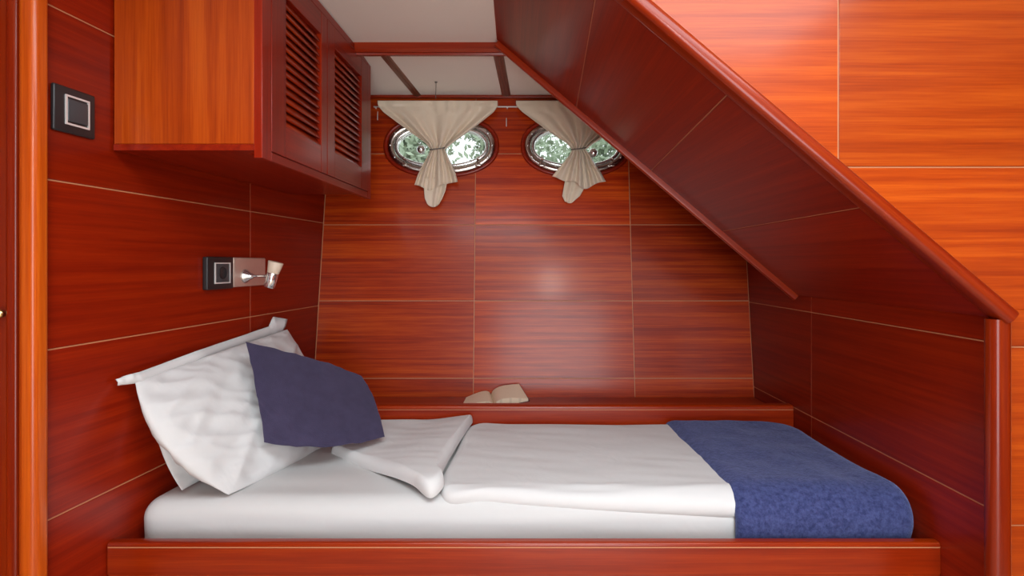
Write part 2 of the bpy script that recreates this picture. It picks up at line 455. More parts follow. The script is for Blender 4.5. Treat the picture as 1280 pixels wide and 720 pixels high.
# left door jamb: orange post, groove, reddish jamb strip and the door beyond
t5 = bar('trim_5', V(-1.005, 1.150, -1.25), V(-1.005, 1.150, CEIL), rounded_profile(0.040, 0.040, 0.014), X, Z.cross(X), 'orange_trim')
tag(t5, 'rounded orange mahogany post at the head end of the bunk', kind='structure')
t6 = bar('trim_6', V(-1.0355, 1.185, -1.25), V(-1.0355, 1.185, CEIL), rounded_profile(0.0085, 0.050, 0.002), X, Z.cross(X), 'trim')
tag(t6, 'dark grooved strip beside the orange post', kind='structure')
t7 = bar('trim_7', V(-1.0535, 1.178, -1.25), V(-1.0535, 1.178, CEIL), rounded_profile(0.026, 0.056, 0.008), X, Z.cross(X), 'trim')
tag(t7, 'reddish mahogany door jamb at the left edge', kind='structure')
d1 = prism('door_1', rect(-1.55, -1.068, -1.25, CEIL), (V(0, 1.175, 0), X, Z, -Y_), -0.03, 0.0, 'trim', None, 'v')
tag(d1, 'mahogany door at the left edge of the cabin', kind='structure')
lathe('handle', V(-1.080, 1.175, -0.106), -Y_, [(0, 0.004), (0.012, 0.004), (0.013, 0.008), (0.02, 0.010), (0.026, 0.007), (0.028, 0.0)], 'brass', d1)

# ceiling, floor and the part of the cabin behind the photographer
cl = prism('ceiling', rect(-1.6, 2.1, -1.75, 2.05), (V(0, 0, CEIL), Y_.cross(Z) * -1, Y_, -Z) if False else (V(0, 0, CEIL), -X, Y_, -Z), -0.03, 0.0, 'ceil', None, chamfer=0)
bpy.data.objects.remove(cl)
def box(name, x0, x1, y0, y1, z0, z1, mat, parent=None, chamfer=0):
    return prism(name, rect(x0, x1, y0, y1), (V(0, 0, z0), X, Y_, Z), 0, z1 - z0, mat, parent, chamfer=chamfer)
HX0, HX1, HY0, HY1 = -0.55, 1.05, 0.10, 0.80         # deck hatch opening
cl = box('ceiling', -1.6, HX0, -1.75, 2.05, CEIL, CEIL + 0.03, 'ceil')
tag(cl, 'off-white laminate cabin ceiling', kind='structure')
box('ceiling_board', HX1, 2.1, -1.75, 2.05, CEIL, CEIL + 0.03, 'ceil', cl)
box('ceiling_board', HX0, HX1, -1.75, HY0, CEIL, CEIL + 0.03, 'ceil', cl)
box('ceiling_board', HX0, HX1, HY1, 2.05, CEIL, CEIL + 0.03, 'ceil', cl)
for q in ((HX0 - .03, HX0, HY0 - .03, HY1 + .03), (HX1, HX1 + .03, HY0 - .03, HY1 + .03), (HX0, HX1, HY0 - .03, HY0), (HX0, HX1, HY1, HY1 + .03)):
    box('hatch_frame', *q, CEIL - 0.015, CEIL, 'trim', cl)
# the ceiling behind the beam drops a little towards the hull
CB = 0.768
rv = Vector((0, 0.53, CB - CEIL)).normalized()
rear = (V(0, 2.05, CEIL - 0.002), X, rv, X.cross(rv) * 1)
rear = (rear[0], -X, rv, (-X).cross(rv)) if rear[3].z > 0 else rear
cr = prism('ceiling_back', rect(-1.1, 1.1, 0, 0.60), rear, -0.03, 0.0, 'ceil', None, chamfer=0)
tag(cr, 'off-white ceiling panels between the beam and the portholes', kind='structure')
def on_rear(px, py, off=0.0):                        # where a line of sight meets the rear ceiling
    s = (CB - CEIL) / 0.53; k = (CY - py) / F
    Yc = (CEIL - 0.002 - s * 2.05) / (k - s)
    return at(px, py, Yc) - Z * off
bprof = [(-.021, .02), (-.021, -.004), (-.015, -.010), (-.008, -.010), (-.006, -.014), (.006, -.014), (.008, -.010), (.015, -.010), (.021, -.004), (.021, .02)]
def bprof_scaled(w, h): return [(a / .021 * w / 2, b / .014 * h) for a, b in bprof]
beam = bar('trim_8', V(-0.60, 2.045, CEIL - 0.018), V(-0.035, 2.045, CEIL - 0.018), bprof_scaled(0.05, 0.022), Y_, Z, 'trim')
tag(beam, 'red mahogany moulded beam across the ceiling', kind='structure')
for k, (a, b) in enumerate((((480, 68), (526, 124)), ((623, 68), (634, 124)))):
    q0, q1 = on_rear(*a), on_rear(*b)
    d = (q1 - q0).normalized(); side = d.cross(Z).normalized(); up = side.cross(d)
    if up.z < 0: side = -side; up = -up
    o = bar('trim_%d' % (9 + k), q0, q1, bprof_scaled(0.034 if k == 0 else 0.040, 0.010), side, up, 'batten')
    tag(o, ('brown grooved ceiling batten beside the louvred cabinet', 'brown grooved ceiling batten beside the sloping stairs')[k], kind='structure')
cr2 = bar('trim_11', V(-0.85, 2.530, CB - 0.004), V(RX - 0.004, 2.530, CB - 0.004), rounded_profile(0.02, 0.014, 0.004), Y_, Z, 'trim')
tag(cr2, 'thin mahogany strip where hull side meets ceiling', kind='structure')

fl = box('floor', -1.6, 2.1, -1.75, 2.60, -1.29, -1.25, 'floor'); tag(fl, 'wooden cabin floor', kind='structure')
WX0, WX1, WZ0, WZ1 = -0.19, 1.05, -1.21, 0.63        # unseen opening added in the rear wall for the fill light
wrr = box('wall_rear', -1.6, WX0, -1.69, -1.65, -1.25, CEIL, 'red'); tag(wrr, 'mahogany wall behind the photographer with an opening added for the fill light', kind='structure')
box('wall_board', WX1, 2.1, -1.69, -1.65, -1.25, CEIL, 'red', wrr)
box('wall_board', WX0, WX1, -1.69, -1.65, -1.25, WZ0, 'red', wrr)
box('wall_board', WX0, WX1, -1.69, -1.65, WZ1, CEIL, 'red', wrr)
ws = box('wall_side', -1.60, -1.56, -1.65, 1.205, -1.25, CEIL, 'red'); tag(ws, 'mahogany wall on the near left', kind='structure')
ws = box('wall_far', 2.0, 2.04, -1.65, 1.205, -1.25, CEIL, 'orange'); tag(ws, 'mahogany wall on the near right', kind='structure')

# round opal lamp on the ceiling above the photographer
cla = thing('ceiling_lamp', 'round opal glass lamp on the ceiling above the photographer', 'lamp', (0.40, -1.20, CEIL))
lathe('lamp_base', V(0.40, -1.20, CEIL - 0.001), -Z, [(0, 0.13), (0.02, 0.13), (0.024, 0.12), (0.024, 0.0)], 'chrome', cla)
lathe('lamp_globe', V(0.40, -1.20, CEIL - 0.025), -Z, [(0, 0.11), (0.03, 0.125), (0.07, 0.12), (0.11, 0.09), (0.135, 0.05), (0.14, 0.0)], 'opal', cla)

# ------------------------------------------------------------------ bunk, shelf, mattress
bunk = thing('bunk', 'built-in mahogany bunk with a polished front board and pale inlay line', 'bunk', (0, 1.35, -1.25))
x0, x1 = LW(1.34) + 0.004, RX - 0.001
bprofile = rounded_profile(0.028, 0.076, 0.007, (1, 1, 0, 0))
bar('front_rail', V(x0, 1.344, -0.713), V(x1, 1.344, -0.713), bprofile, Y_, Z, 'trim', bunk)
prism('inlay_strip', rect(x0 + .001, x1 - .001, -0.6872, -0.6848), (V(0, 1.330, 0), X, Z, -Y_), 0, 0.0006, 'inlay', bunk, chamfer=0)
prism('front_board', rect(x0 + .001, x1, -1.25, -0.751), (V(0, 1.344, 0), X, Z, -Y_), -0.014, 0.0135, 'trim', bunk)
box('base_board', LW(1.36) + 0.006, RX - 0.004, 1.3585, 2.03, -0.83, -0.80, 'trim', bunk)

shelf = thing('shelf', 'narrow mahogany shelf with a raised lip along the hull behind the bunk', 'shelf', (0, 2.2, -0.62))
lx0 = LW(2.06) + 0.004
bar('lip', V(lx0, 2.055, -0.585), V(RX - 0.001, 2.055, -0.585), rounded_profile(0.046, 0.12, 0.010, (1, 1, 0, 0)), Y_, Z, 'trim', shelf)
prism('inlay_strip', rect(lx0 + .001, RX - .002, -0.5415, -0.5395), (V(0, 2.032, 0), X, Z, -Y_), 0, 0.0006, 'inlay', shelf, chamfer=0)
box('board', LW(2.09) + 0.012, RX - 0.002, 2.0785, 2.366, -0.60, -0.575, 'trim', shelf)
prism('front_panel', rect(lx0, RX - .001, -0.80, -0.6455), (V(0, 2.055, 0), X, Z, -Y_), -0.01, 0.015, 'trim', shelf)

ZT = -0.607; RM = 0.054; YM0, YM1 = 1.404, 2.024     # top of the mattress and its rounded edge
def soft_box(name, x0, x1, y0, y1, z0, z1, r, mat, parent=None, cuts=44, amp=0.0, skew=0.0):
    bm = bmesh.new(); bmesh.ops.create_cube(bm, size=2)
    bmesh.ops.subdivide_edges(bm, edges=bm.edges[:], cuts=cuts, use_grid_fill=True)
    c = Vector(((x0 + x1) / 2, (y0 + y1) / 2, (z0 + z1) / 2)); h = Vector(((x1 - x0) / 2, (y1 - y0) / 2, (z1 - z0) / 2))
    dens = lambda t: math.copysign(1 - (1 - abs(t)) ** 1.7, t)
    for v in bm.verts:
        p = Vector([dens(v.co[k]) * h[k] for k in range(3)])
        i = Vector([max(-(h[k] - r), min(h[k] - r, p[k])) for k in range(3)])
        d = p - i
        if d.length > 1e-9: p = i + d.normalized() * r
        if amp:
            w = noise.noise(Vector((p.x * 4, p.y * 9, p.z * 9))) + 0.6 * noise.noise(Vector((p.x * 3 + 5, p.z * 30, p.y * 12)))
            p += (d.normalized() if d.length > 1e-9 else Vector()) * amp * w
        v.co = p
        if skew: v.co.x += skew * (p.y + h.y) * max(0.0, -p.x / h.x)
    return link(name, bm_mesh(name, bm), mat, parent, Matrix.Translation(V(*c)), smooth=True)
mat_ = soft_box('mattress', -0.972, 1.014, YM0, YM1, -0.80, ZT, RM, 'sheet', amp=0.004, skew=0.115)
tag(mat_, 'white sheeted mattress lying in the mahogany bunk', 'mattress')

S_EDGE = YM0 + RM
def drape(x, s, h):                                  # bedding follows the rounded front edge of the mattress
    if s >= S_EDGE: return V(x, s, ZT + h)
    a = (S_EDGE - s) / (RM + 0.5 * h)
    if a <= math.pi / 2:
        return V(x, S_EDGE - (RM + h) * math.sin(a), ZT - RM + (RM + h) * math.cos(a))
    e = (a - math.pi / 2) * (RM + 0.5 * h)
    return V(x, YM0 - h, ZT - RM - e)
def smooth_outline(pts, n=40):
    """Catmull-Rom through points; a point given with a third value 1 is a corner"""
    out = []; m = len(pts)
    for i in range(m):
        p0, p1, p2, p3 = (pts[(i + k - 1) % m] for k in range(4))
        a = p1 if len(p1) > 2 else p0; b = p2 if len(p2) > 2 else p3
        for k in range(n):
            t = k / n
            f = []
            for c in range(2):
                A, B, Cc, D = (a[c] if len(p1) < 3 else 2 * p1[c] - p2[c]), p1[c], p2[c], (b[c] if len(p2) < 3 else 2 * p2[c] - p1[c])
                f.append(0.5 * (2 * B + (Cc - A) * t + (2 * A - 5 * B + 4 * Cc - D) * t * t + (3 * B - A - 3 * Cc + D) * t ** 3))
            out.append(tuple(f))
    return out
def pad(name, pts, base, th, r, mat, parent=None, wr=lambda x, s: 0.0, rings=36, n=24, centre=None, root=-0.006):
    o = smooth_outline(pts, n)
    cx = sum(p[0] for p in o) / len(o); cy = sum(p[1] for p in o) / len(o)
    if centre: cx, cy = centre
    fb = base if callable(base) else (lambda x, s: base)
    loops = [[drape(x, s, fb(x, s) + root) for x, s in o]]
    for k in range(rings):
        t = (k / rings) ** 1.8 * 0.995
        lp = []
        for x, s in o:
            xx, ss = x + (cx - x) * t, s + (cy - s) * t
            d = math.hypot(xx - x, ss - s)
            q = min(1.0, d / r)
            h = fb(xx, ss) + th * math.sqrt(1 - (1 - q) ** 2) + wr(xx, ss) * q
            lp.append(drape(xx, ss, h))
        loops.append(lp)
    return loft_at(name, loops, mat, parent, caps=(False, True))
nz = lambda x, y, z=0.0: noise.noise(Vector((x, y, z)))
# the duvet: the spread part, and its turned-back corner as a second layer
duvet = thing('duvet', 'white duvet spread over the mattress with one corner turned back', 'duvet', (0.3, 1.7, ZT))
wr_d = lambda x, s: 0.005 * nz(x * 4, s * 6) + 0.0016 * nz(x * 7 + s * 9, s * 22, 3) + (0.004 * nz(x * 5, s * 40, 7) if s < 1.46 else 0)
pad('cover', [(-0.195, 1.447), (-0.06, 1.424), (0.20, 1.402), (0.55, 1.385), (0.80, 1.38), (0.96, 1.39, 1), (0.975, 2.012, 1), (0.5, 2.016), (0.0, 2.018), (-0.16, 2.016), (-0.19, 1.75)],
    0.0, 0.024, 0.035, 'duvet', duvet, wr_d)
wr_f = lambda x, s: 0.004 * nz(x * 8, s * 8, 5) + 0.002 * nz(x * 6 + s * 20, s * 16, 9)
def flap_base(x, s):
    t = max(0.0, min(1.0, (x + 0.44 + 0.35 * (1.75 - s)) / 0.26))
    return 0.002 + 0.022 * t * t * (3 - 2 * t) + 0.010 * max(0.0, min(1.0, (s - 1.6) / 0.4))
pad('turned_corner', [(-0.585, 1.752, 1), (-0.47, 1.655), (-0.374, 1.565), (-0.29, 1.480), (-0.222, 1.418), (-0.188, 1.455), (-0.205, 1.52), (-0.19, 1.72), (-0.155, 2.018, 1), (-0.35, 2.024), (-0.555, 2.014, 1)],
    flap_base, 0.028, 0.026, 'duvet', duvet, wr_f)
# blanket at the foot
wr_b = lambda x, s: 0.012 * max(0, min(1, (s - 1.75) / 0.2)) + 0.006 * nz(x * 5, s * 5, 2) + 0.003 * nz(x * 14, s * 14, 8)
bl = pad('blanket', [(0.548, 2.008, 1), (0.552, 1.75), (0.556, 1.45), (0.556, 1.30, 1), (0.80, 1.295), (0.985, 1.30, 1), (1.000, 1.36), (1.003, 1.45), (0.990, 1.60), (0.988, 1.83), (0.985, 1.93), (0.94, 1.99), (0.80, 2.012), (0.66, 2.012)],
         0.017, 0.018, 0.05, 'terry', None, wr_b)
tag(bl, 'navy blue terry blanket folded across the foot of the bunk', 'blanket')

# ------------------------------------------------------------------ pillows
def cushion(name, c, th, mat, parent=None, n=44, bow=(0, 0, 0, 0), pw=0.55, wrinkle=0.004, seed=0.0, bulge=(1, 1), ear=0.02):
    """c: corners (0,0) (1,0) (1,1) (0,1); bow: inward bow of the sides v=0, u=1, v=1, u=0"""
    nrm = ((c[1] - c[0]).cross(c[3] - c[0]) + (c[2] - c[1]).cross(c[2] - c[3]))
    nrm.normalize()
    ctr = sum(c, Vector()) / 4
    bm = bmesh.new()
    gridv = [{}, {}]
    for side in (0, 1):
        sg = 1 if side == 0 else -1
        for i in range(n + 1):
            for j in range(n + 1):
                edge = i in (0, n) or j in (0, n)
                if side == 1 and edge: gridv[1][i, j] = gridv[0][i, j]; continue
                a, b = i / n, j / n
                a = 0.5 - 0.5 * math.cos(math.pi * a) * (0.75) - (0.5 - a) * 0.25
                b = 0.5 - 0.5 * math.cos(math.pi * b) * (0.75) - (0.5 - b) * 0.25
                p = (c[0] * (1 - a) + c[1] * a) * (1 - b) + (c[3] * (1 - a) + c[2] * a) * b
                sa, sb_ = 4 * a * (1 - a), 4 * b * (1 - b)
                du = (c[1] - c[0]) * (1 - b) + (c[2] - c[3]) * b; dv = (c[3] - c[0]) * (1 - a) + (c[2] - c[1]) * a
                p = p + dv * (bow[0] * sa * (1 - b) - bow[2] * sa * b) + du * (bow[3] * sb_ * (1 - a) - bow[1] * sb_ * a)
                f = (max(sa, 0) * max(sb_, 0)) ** pw
                rd = lambda q: 1 - abs(q) * 2.6      # ridges: creases in the cloth
                w = (nz(a * 3 + seed, b * 3) + 0.9 * rd(nz((a + b) * 1.6 + seed, (a - b) * 5.0, 2)) * 1.0
                     + 0.6 * rd(nz((a - b) * 2.2, (a + b) * 7 + seed, 5)) + 0.35 * nz(a * 14, b * 14 + seed, 7))
                p = p + nrm * (sg * (th * f * bulge[side]) + sg * wrinkle * w * min(1, f * 3))
                gridv[side][i, j] = bm.verts.new(p - ctr)
    for side in (0, 1):
        g = gridv[side]
        for i in range(n):
            for j in range(n):
                q = [g[i, j], g[i + 1, j], g[i + 1, j + 1], g[i, j + 1]]
                bm.faces.new(q if side == 0 else q[::-1])
    return link(name, bm_mesh(name, bm), mat, parent, Matrix.Translation(ctr), smooth=True)

bp = cushion('pillow', [V(-0.880, 1.455, -0.600), V(-0.800, 2.00, -0.600), V(-0.855, 2.02, -0.30), V(-0.950, 1.445, -0.36)],
             0.030, 'pillow', seed=4, bow=(0, 0, 0, -0.04))
tag(bp, 'white pillow tucked against the wall behind the larger pillow', 'pillow')
pil = thing('pillow', 'large white pillow with a flanged edge leaning on the mahogany wall', 'pillow', (-0.76, 1.6, ZT))
cushion('cushion_body', [V(-0.745, 1.432, -0.602), V(-0.60, 1.98, -0.600), V(-0.862, 2.085, -0.250), V(-0.955, 1.385, -0.298)],
        0.070, 'pillow', pil, seed=1, bow=(-0.03, 0.0, 0.0, -0.08), wrinkle=0.008, bulge=(1.0, 0.7), n=84)
fl_pts = [(143, 474, 147, 482, 1.343), (160, 468, 163, 480, 1.37), (173, 465, 180, 478, 1.40), (246, 438, 250, 450, 1.60), (300, 420, 303, 432, 1.83), (335, 408, 338, 420, 2.00), (340, 396, 346, 418, 2.03), (358, 399, 352, 417, 2.075)]
lo = []
fine_pts = []
for q0, q1 in zip(fl_pts, fl_pts[1:]):
    for k in range(6): fine_pts.append([q0[i] + (q1[i] - q0[i]) * k / 6 for i in range(5)])
fine_pts.append(fl_pts[-1])
for k, (a, b, c_, d_, y) in enumerate(fine_pts):
    A, B = at(a, b, y), at(c_, d_, y + 0.004)
    wv = X * (0.004 * nz(k * 0.35, 1.0) + 0.003)
    nx = Vector((1, -0.1, 0.3)).normalized() * 0.0014
    lo.append([A + nx + wv, (A + B) / 2 + nx + wv * 1.5, B + nx, B - nx, (A + B) / 2 - nx + wv * 1.5, A - nx + wv])
loft_at('flange', lo, 'pillow', pil)
nc = cushion('cushion', [at(330, 553, 1.545), at(481, 546, 1.745), at(452, 470, 1.90), at(307, 427, 1.66)],
             0.080, 'navy', seed=9, bow=(-0.05, -0.02, 0.01, 0.03), wrinkle=0.005, n=64)
tag(nc, 'square navy blue cushion propped against the white pillow', 'cushion')

# ------------------------------------------------------------------ overhead cabinet with louvred doors
CY0, CY1 = 1.349, 2.215
XF = lambda y: -0.619 + (y - CY0) * 0.045
cab = thing('cabinet', 'mahogany overhead cabinet with two louvred doors on the head wall', 'cabinet', (-0.8, 1.78, 0.27))
TOPZ = CEIL - 0.002
cz0, cz1 = 0.276, TOPZ
FT = 0.020                                           # thickness of the face frame
prism('side_panel', [(LW(CY0) + 0.005, cz0 + 0.016), (XF(CY0) - FT, cz0 + 0.016), (XF(CY0) - FT, cz1), (LW(CY0) + 0.005, cz1)], (V(0, CY0, 0), X, Z, -Y_), -0.016, 0.0, 'orange', cab, 'v')
prism('side_panel', [(LW(CY1) + 0.004, cz0 + 0.016), (XF(CY1) - FT, cz0 + 0.016), (XF(CY1) - FT, cz1 - 0.02), (LW(CY1) + 0.004, cz1 - 0.02)], (V(0, CY1 - 0.018, 0), X, Z, -Y_), -0.016, 0.0, 'red', cab, 'v')
prism('bottom_board', [(LW(CY0) + 0.005, CY0 - 0.002), (XF(CY0) - FT, CY0 - 0.002), (XF(CY1) - FT, CY1), (LW(CY1) + 0.005, CY1)], (V(0, 0, cz0), X, Y_, Z), 0, 0.0155, 'red', cab, 'v')
fd = Vector((0.045, 1, 0)).normalized(); fl_ = 1.001
face = (V(XF(CY0) - FT, CY0, 0), fd, Z, fd.cross(Z))  # u along the front, v up, n towards the cabin
L_ = (CY1 - CY0) * fl_
fz0 = 0.258; dz0, dz1 = 0.283, TOPZ - 0.028
zt = lambda y: TOPZ if y < 2.05 else TOPZ - 0.004 - (y - 2.05) * 0.08
pu = lambda y: (y - CY0) * fl_
DA, DB, DC, DD = 1.396, 1.758, 1.762, 2.172          # door edges along Y
prism('stile', [(0, fz0), (pu(DA) - 0.001, fz0), (pu(DA) - 0.001, TOPZ), (0, TOPZ)], face, 0, FT, 'red', cab, 'v')
prism('stile', [(pu(DD) + .001, fz0), (L_, fz0), (L_, zt(CY1)), (pu(DD) + .001, zt(DD))], face, 0, FT, 'red', cab, 'v')
prism('rail', rect(pu(DA), pu(DD), fz0, dz0 - 0.002), face, 0, FT, 'red', cab)
prism('rail', [(pu(DA), dz1 + 0.002), (pu(DD), dz1 + 0.002), (pu(DD), zt(DD)), (pu(2.05), TOPZ - 0.003), (pu(DA), TOPZ)], face, 0, FT, 'red', cab)
prism('backing', rect(pu(DA) - 0.01, pu(DD) + 0.01, dz0 - 0.01, dz1 + 0.01), face, -0.03, -0.022, 'red', cab, chamfer=0)
lz0, lz1 = 0.366, 0.712
slat_me = None
for (ya, yb, oa, ob) in ((DA, DB, 1.475, 1.712), (DC, DD, 1.825, 2.098)):
    door = prism('door', rect(pu(ya), pu(oa), dz0, dz1), face, -0.004, FT + 0.001, 'red', cab, 'v')   # hinge stile, carries the rest
    prism('door_stile', rect(pu(ob) + .0003, pu(yb), dz0, dz1), face, -0.004, FT + 0.001, 'red', door, 'v')
    prism('door_rail', rect(pu(oa) + .0003, pu(ob), dz0, lz0), face, -0.004, FT + 0.0005, 'red', door)
    prism('door_rail', rect(pu(oa) + .0003, pu(ob), lz1, dz1), face, -0.004, FT + 0.0005, 'red', door)
    nsl = 15
    for k in range(nsl):
        zc = lz0 + (k + 0.5) * (lz1 - lz0) / nsl
        org = face[0] + face[1] * ((pu(oa) + pu(ob)) / 2) + Z * zc + face[3] * 0.008
        ang = math.radians(60)                       # slats slope down towards the cabin
        su = face[1]; sn = (Z * math.cos(ang) + face[3] * math.sin(ang)).normalized(); sv = sn.cross(su)
        rbox('slat', (org, su, sv, sn), (pu(ob) - pu(oa)) - 0.002, 0.033, 0.0065, 'trim', door, r=0.003, seg=2)

# ------------------------------------------------------------------ switches and reading lamp on the left wall
def lwall(Y, z): return (V(LW(Y), Y, z), ud, Z, ud.cross(Z))
sw = thing('light_switch', 'black rectangular light switch with chrome rim beside the orange post', 'switch', (LW(1.2415), 1.2415, 0.289))
O, u, v, n = lwall(1.2415, 0.340)
rbox('plate', (O + n * 0.005, u, v, n), 0.104, 0.102, 0.010, 'black', sw, r=0.004)
def square_ring(name, O, u, v, n, w, h, t, d, mat, parent):
    loops = []
    for (e, zz) in ((0, 0), (0, d), (t, d), (t, 0)):
        loops.append([O + u * (sx * (w / 2 - e)) + v * (sy * (h / 2 - e)) + n * zz for sx, sy in ((-1, -1), (1, -1), (1, 1), (-1, 1))])
    return loft_at(name, loops, mat, parent, smooth=False, ring=True)
square_ring('rim', O + n * 0.010 + u * 0.004, u, v, n, 0.060, 0.066, 0.004, 0.003, 'rim', sw)
rbox('rocker', (O + n * 0.0105 + u * 0.004, u, v, n), 0.050, 0.050, 0.006, 'rocker', sw, r=0.002)
so_ = thing('socket', 'square black power socket with chrome rim beside the reading lamp', 'socket', (LW(1.735), 1.735, -0.083))
O, u, v, n = lwall(1.735, -0.031)
rbox('plate', (O + n * 0.009, u, v, n), 0.128, 0.102, 0.018, 'black', so_, r=0.004)
square_ring('rim', O + n * 0.018 + u * 0.006, u, v, n, 0.076, 0.066, 0.004, 0.003, 'rim', so_)
rbox('insert', (O + n * 0.0183 + u * 0.006, u, v, n), 0.067, 0.057, 0.003, 'rocker', so_, r=0.001)
lathe('socket_well', O + n * 0.0195 + u * 0.006, n, [(0, 0.020), (0.0015, 0.020), (0.0018, 0.018), (0.0005, 0.017)], 'black', so_)
lamp = thing('reading_lamp', 'brushed metal reading lamp with a tilted head on the left wall', 'lamp', (LW(1.895), 1.895, -0.083))
O, u, v, n = lwall(1.897, -0.030)
rbox('wall_plate', (O + n * 0.007, u, v, n), 0.186, 0.098, 0.014, 'nickel', lamp, r=0.005)
a0 = O + n * 0.014 - u * 0.030 - v * 0.014
arm_end = a0 + n * 0.080
lathe('arm', a0, n, [(0, 0.024), (0.004, 0.023), (0.015, 0.013), (0.030, 0.0065), (0.036, 0.005), (0.076, 0.005), (0.078, 0.009), (0.086, 0.009), (0.087, 0.0)], 'chrome', lamp)
hd = Vector((0.25, 0.05, 1)).normalized(); hc = arm_end + n * 0.016
head = lathe('lamp_head', hc, hd, [(-0.040, 0.0), (-0.040, 0.014), (-0.037, 0.018), (0.010, 0.0185), (0.012, 0.017)], 'chrome', lamp)
lathe('lamp_shade', hc, hd, [(0.010, 0.017), (0.012, 0.019), (0.048, 0.025), (0.050, 0.0235), (0.030, 0.019), (0.028, 0.0)], 'cream', lamp)

# ------------------------------------------------------------------ portholes
def oval(cx, cz, a, b, off, n=64, e=2.25):
    out = []
    for i in range(n):
        t = 2 * math.pi * i / n; c, s = math.cos(t), math.sin(t)
        p = (math.copysign(abs(c) ** (2 / e), c) * a, math.copysign(abs(s) ** (2 / e), s) * b)
        out.append(hull[0] + X * (cx + p[0]) + vn * (cz * kz + p[1]) + nn * off)
    return out
def cut(target, cutters):
    for cu in cutters:
        m = target.modifiers.new('hole', 'BOOLEAN'); m.operation = 'DIFFERENCE'; m.object = cu; m.solver = 'EXACT'
PH = [(-0.336, 0.534, 0.263, 0.150), (0.277, 0.532, 0.252, 0.148)]
cutters = []
for cx, cz, a, b in PH:
    cutters.append(loft('cutter', [oval(cx, cz, a - 0.02, b - 0.02, -0.2), oval(cx, cz, a - 0.02, b - 0.02, 0.2)], 'dark_gap'))
targets = [wb] + [p for p in back_panels if p]
for t in targets: cut(t, cutters)
bpy.context.view_layer.update()
dg = bpy.context.evaluated_depsgraph_get()
fresh = [(t, bpy.data.meshes.new_from_object(t.evaluated_get(dg))) for t in targets]
for t, me in fresh:
    t.modifiers.clear(); t.data = me
for cu in cutters:
    bpy.data.objects.remove(cu)
names = ('oval metal porthole beside the louvred cabinet', 'oval metal porthole partly hidden by the sloping stairs')
for k, (cx, cz, a, b) in enumerate(PH):
    win = loft_at('window_%d' % (k + 1), [oval(cx, cz, a - 0.019, b - 0.019, 0.003), oval(cx, cz, a, b, 0.0055), oval(cx, cz, a, b, 0.012), oval(cx, cz, a - 0.004, b - 0.004, 0.017),
                                   oval(cx, cz, a - 0.014, b - 0.014, 0.017), oval(cx, cz, a - 0.019, b - 0.019, 0.010)], 'red', None, ring=True)
    tag(win, names[k], kind='structure')
    a1, b1 = a - 0.0195, b - 0.0195
    loft_at('flange', [oval(cx, cz, a1, b1, -0.02), oval(cx, cz, a1, b1, 0.012), oval(cx, cz, a1 - 0.003, b1 - 0.003, 0.016), oval(cx, cz, a1 - 0.022, b1 - 0.022, 0.016),
                    oval(cx, cz, a1 - 0.025, b1 - 0.025, 0.012), oval(cx, cz, a1 - 0.026, b1 - 0.026, -0.03)], 'bronze', win, ring=True)
    a2, b2 = a1 - 0.028, b1 - 0.028
    loft_at('glass_frame', [oval(cx, cz, a2, b2, -0.026), oval(cx, cz, a2, b2, 0.008), oval(cx, cz, a2 - 0.003, b2 - 0.003, 0.011), oval(cx, cz, a2 - 0.013, b2 - 0.013, 0.011),
                         oval(cx, cz, a2 - 0.016, b2 - 0.016, 0.006), oval(cx, cz, a2 - 0.017, b2 - 0.017, -0.026)], 'chrome', win, ring=True)
    loft_at('glass', [oval(cx, cz, a2 - 0.012, b2 - 0.012, -0.018), oval(cx, cz, a2 - 0.012, b2 - 0.012, -0.012)], 'glass', win, smooth=False)
    for i in range(14):
        o_ = oval(cx, cz, a1 - 0.012, b1 - 0.012, 0.015, n=14)[i]
        lathe('bolt', o_, nn, [(0, 0.005), (0.002, 0.005), (0.0035, 0.003), (0.004, 0.0)], 'chrome', win, n=10)
    for sx in (-0.62, 0.64):                         # hinged clamp screws at the lower rim
        p = hull[0] + X * (cx + sx * a) + vn * (cz * kz - b * 0.63) + nn * 0.012
        rbox('clamp_lug', (p + nn * 0.008, X, vn, nn), 0.026, 0.014, 0.014, 'bronze', win, r=0.003)
        lathe('clamp_screw', p + nn * 0.012, (vn + nn * 0.4), [(-0.01, 0.003), (0.022, 0.003), (0.022, 0.0055), (0.036, 0.005), (0.037, 0.0)], 'bronze', win, n=10)

